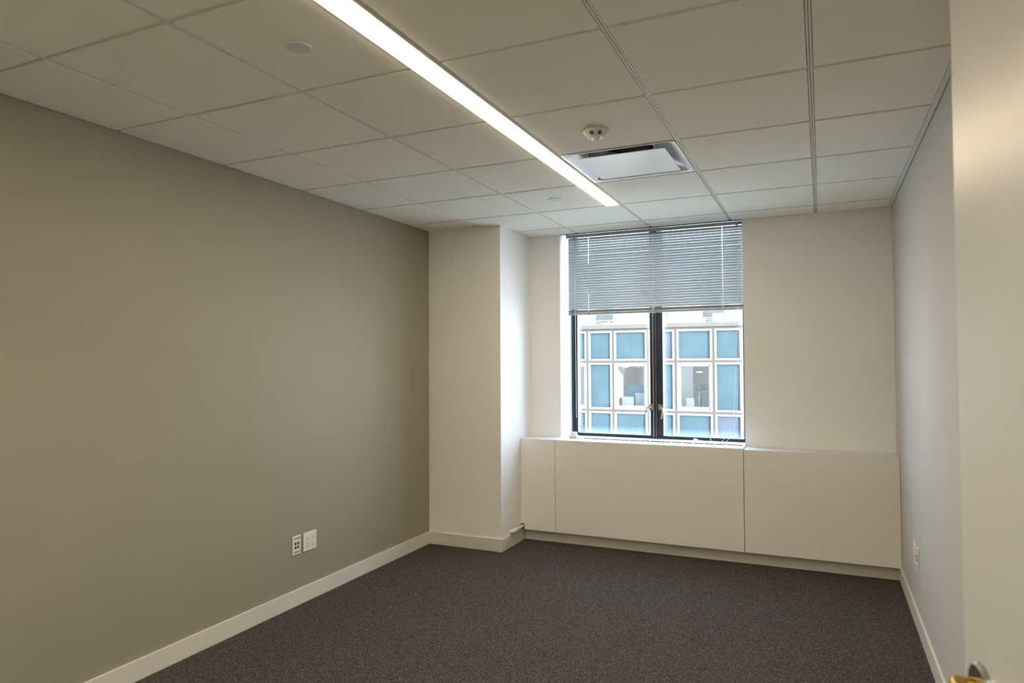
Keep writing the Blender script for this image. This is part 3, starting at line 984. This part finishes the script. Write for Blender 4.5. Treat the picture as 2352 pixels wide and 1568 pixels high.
# parapet, ledge and set-back upper floor
q = MB()
q.box(X0b - 0.1, X1b + 0.1, YFAC - 0.12, YFAC + 0.30, fz(2.60), fz(2.745))
q.box(X0b - 0.1, X1b + 0.1, YFAC - 0.06, YFAC + 2.2, fz(2.585), fz(2.61))
q.build('coping', M['stone'], bld, bevel=0.01, seg=1)
YU = 32.0
su = YU / 24.0
def ux(x): return x * su
def uz(z): return CAM_Z + (z - CAM_Z) * su
ZU0, ZU1 = fz(2.60), uz(5.0)
cw = [-7.17 + 1.905 * i for i in range(-3, 5)]
q = MB()
edges = [X0b] + [v_ for c_ in cw for v_ in (ux(c_ - 0.385), ux(c_ + 0.385))] + [X1b]
for i in range(0, len(edges), 2):
    if edges[i + 1] > edges[i]:
        q.box(edges[i], edges[i + 1], YU, YU + 0.3, ZU0, ZU1)
q.box(X0b, X1b, YU, YU + 0.3, uz(3.9), ZU1)
q.build('upper_wall', M['upper'], bld)
for c_ in cw:
    q = MB()
    a, b_ = ux(c_ - 0.385), ux(c_ + 0.385)
    q.box(a, a + 0.06, YU + 0.05, YU + 0.15, ZU0, uz(3.9)); q.box(b_ - 0.06, b_, YU + 0.05, YU + 0.15, ZU0, uz(3.9))
    q.box(a + 0.06, b_ - 0.06, YU + 0.05, YU + 0.15, uz(3.84), uz(3.9))
    wo_ = q.build('upper_window', M['fac_white'], bld)
    q = MB(); q.box(a + 0.06, b_ - 0.06, YU + 0.09, YU + 0.10, ZU0, uz(3.84))
    q.build('pane', pg, wo_)
q = MB()
q.box(X0b, X1b, YU + 3.0, YU + 3.1, ZU0 - 0.2, ZU1)
q.box(X0b, X1b, YU - 0.2, YU + 3.1, ZU1, ZU1 + 0.2)
q.box(X0b, X1b, YFAC + 0.30, YU + 3.1, ZU0 - 0.2, ZU0 - 0.02)
q.build('upper_room', M['room_in'], bld)
q = MB()
q.box(X0b, X1b, 30.78, 30.82, fz(2.925), fz(2.955))
q.box(X0b, X1b, 30.78, 30.81, fz(2.855), fz(2.875))
q.box(X0b, X1b, 30.78, 30.81, fz(2.79), fz(2.81))
for i in range(-4, 9):
    xx = fx(-7.2 + 1.15 * i)
    q.box(xx - 0.05, xx + 0.05, 30.77, 30.83, ZU0, fz(2.955))
q.build('railing', M['fac_white'], bld)
# ceiling tubes in the two rooms seen through the windows
def lamp(x, y, z, L_, lab):
    e = empty('pendant_light', (x, y, z))
    tag(e, lab, 'light', 'lights inside the building opposite')
    q = MB(); q.box(x - L_ / 2, x + L_ / 2, y - 0.05, y + 0.05, z, z + 0.03); q.build('tube', M['tube'], e)
    q = MB(); q.box(x - L_ / 2, x + L_ / 2, y - 0.09, y + 0.09, z + 0.03, z + 0.09)
    q.box(x + L_ / 2 - 0.02, x + L_ / 2, y - 0.01, y + 0.01, z + 0.09, max(fz(1.48), z + 0.3))
    q.build('housing', M['fac_white'], e)
lamp(-8.57, 31.6, 1.135, 0.50, 'lit fluorescent lamp in the left window of the building opposite')
lamp(-5.07, 31.8, 0.90, 0.24, 'small hanging lamp in the right window of the building opposite')
lamp(ux(-7.35), 33.6, uz(2.86), 0.9, 'lit ceiling lamp behind the upper left window of the building opposite')
q = MB(); q.box(fx(-6.40) - 0.04, fx(-6.40) + 0.04, 32.3, 32.35, fz(1.17), fz(1.24))
tag(q.build('red_exit_light', M['red_sign'], origin=(fx(-6.40), 32.32, fz(1.2))), 'small glowing red light inside the left window opposite', 'light')
# furniture just inside those windows
def furn(x0, x1, y0, y1, z1, z0, m, name, lab, cat):
    q = MB(); q.box(fx(x0), fx(x1), y0, y1, fz(z0), fz(z1))
    q.box(fx(x0) - 0.01, fx(x1) + 0.01, y0 - 0.01, y1 + 0.01, fz(z1), fz(z1) + 0.025)
    tag(q.build(name, M[m], bevel=0.006, seg=1, origin=(fx((x0 + x1) / 2), (y0 + y1) / 2, fz(z0))), lab, cat)
FL = -0.40
furn(-6.66, -6.24, 30.55, 31.0, 0.12, FL, 'paper', 'filing_cabinet', 'low white cabinet inside the left window of the building opposite', 'cabinet')
furn(-6.17, -5.72, 30.6, 31.1, 0.27, FL, 'paper', 'storage_unit', 'taller beige cabinet inside the left window of the building opposite', 'cabinet')
furn(-6.72, -5.72, 31.6, 31.65, 0.52, FL, 'teal', 'desk_partition', 'dark teal desk partition behind the cabinets in the left window opposite', 'partition')
furn(-4.36, -4.10, 30.55, 30.9, 0.12, FL, 'paper', 'side_table', 'pale side table inside the right window of the building opposite', 'table')
furn(-3.98, -3.90, 30.8, 31.1, 0.22, FL, 'paper', 'plant_stand', 'white plant stand inside the right window opposite', 'stand')
furn(-3.78, -3.42, 31.0, 31.3, -0.05, FL, 'teal', 'office_chair', 'dark padded chair inside the right window of the building opposite', 'chair')
pl_ = empty('potted_plant', (fx(-3.94), 30.95, fz(0.22) + 0.025))
tag(pl_, 'leafy potted plant inside the right window of the building opposite', 'plant')
q = MB(); q.lathe([(0.055, 0), (0.075, 0.14), (0.065, 0.14), (0, 0.12)], (fx(-3.94), 30.95, fz(0.22) + 0.025), n=20)
q.build('pot', M['teal'], pl_)
q = MB()
for i in range(26):
    a = rnd.uniform(0, 2 * PI); l_ = rnd.uniform(0.12, 0.42); up = rnd.uniform(0.1, 0.35)
    c0 = Vector((fx(-3.94), 30.95, fz(0.22) + 0.15))
    q.tube([c0, c0 + Vector((math.cos(a) * l_ * 0.5, math.sin(a) * l_ * 0.3, up * 0.8)), c0 + Vector((math.cos(a) * l_, math.sin(a) * l_ * 0.5, up))], [0.004, 0.022, 0.003], n=5, flat=0.3)
q.build('foliage', M['leaf'], pl_)
# street far below
q = MB(); q.box(-60, 60, YB + 0.5, 80, -16.2, -16)
struct(q.build('floor_street', M['street_bounce']), 'unseen street far below the window, pale to bounce light up', 'street')
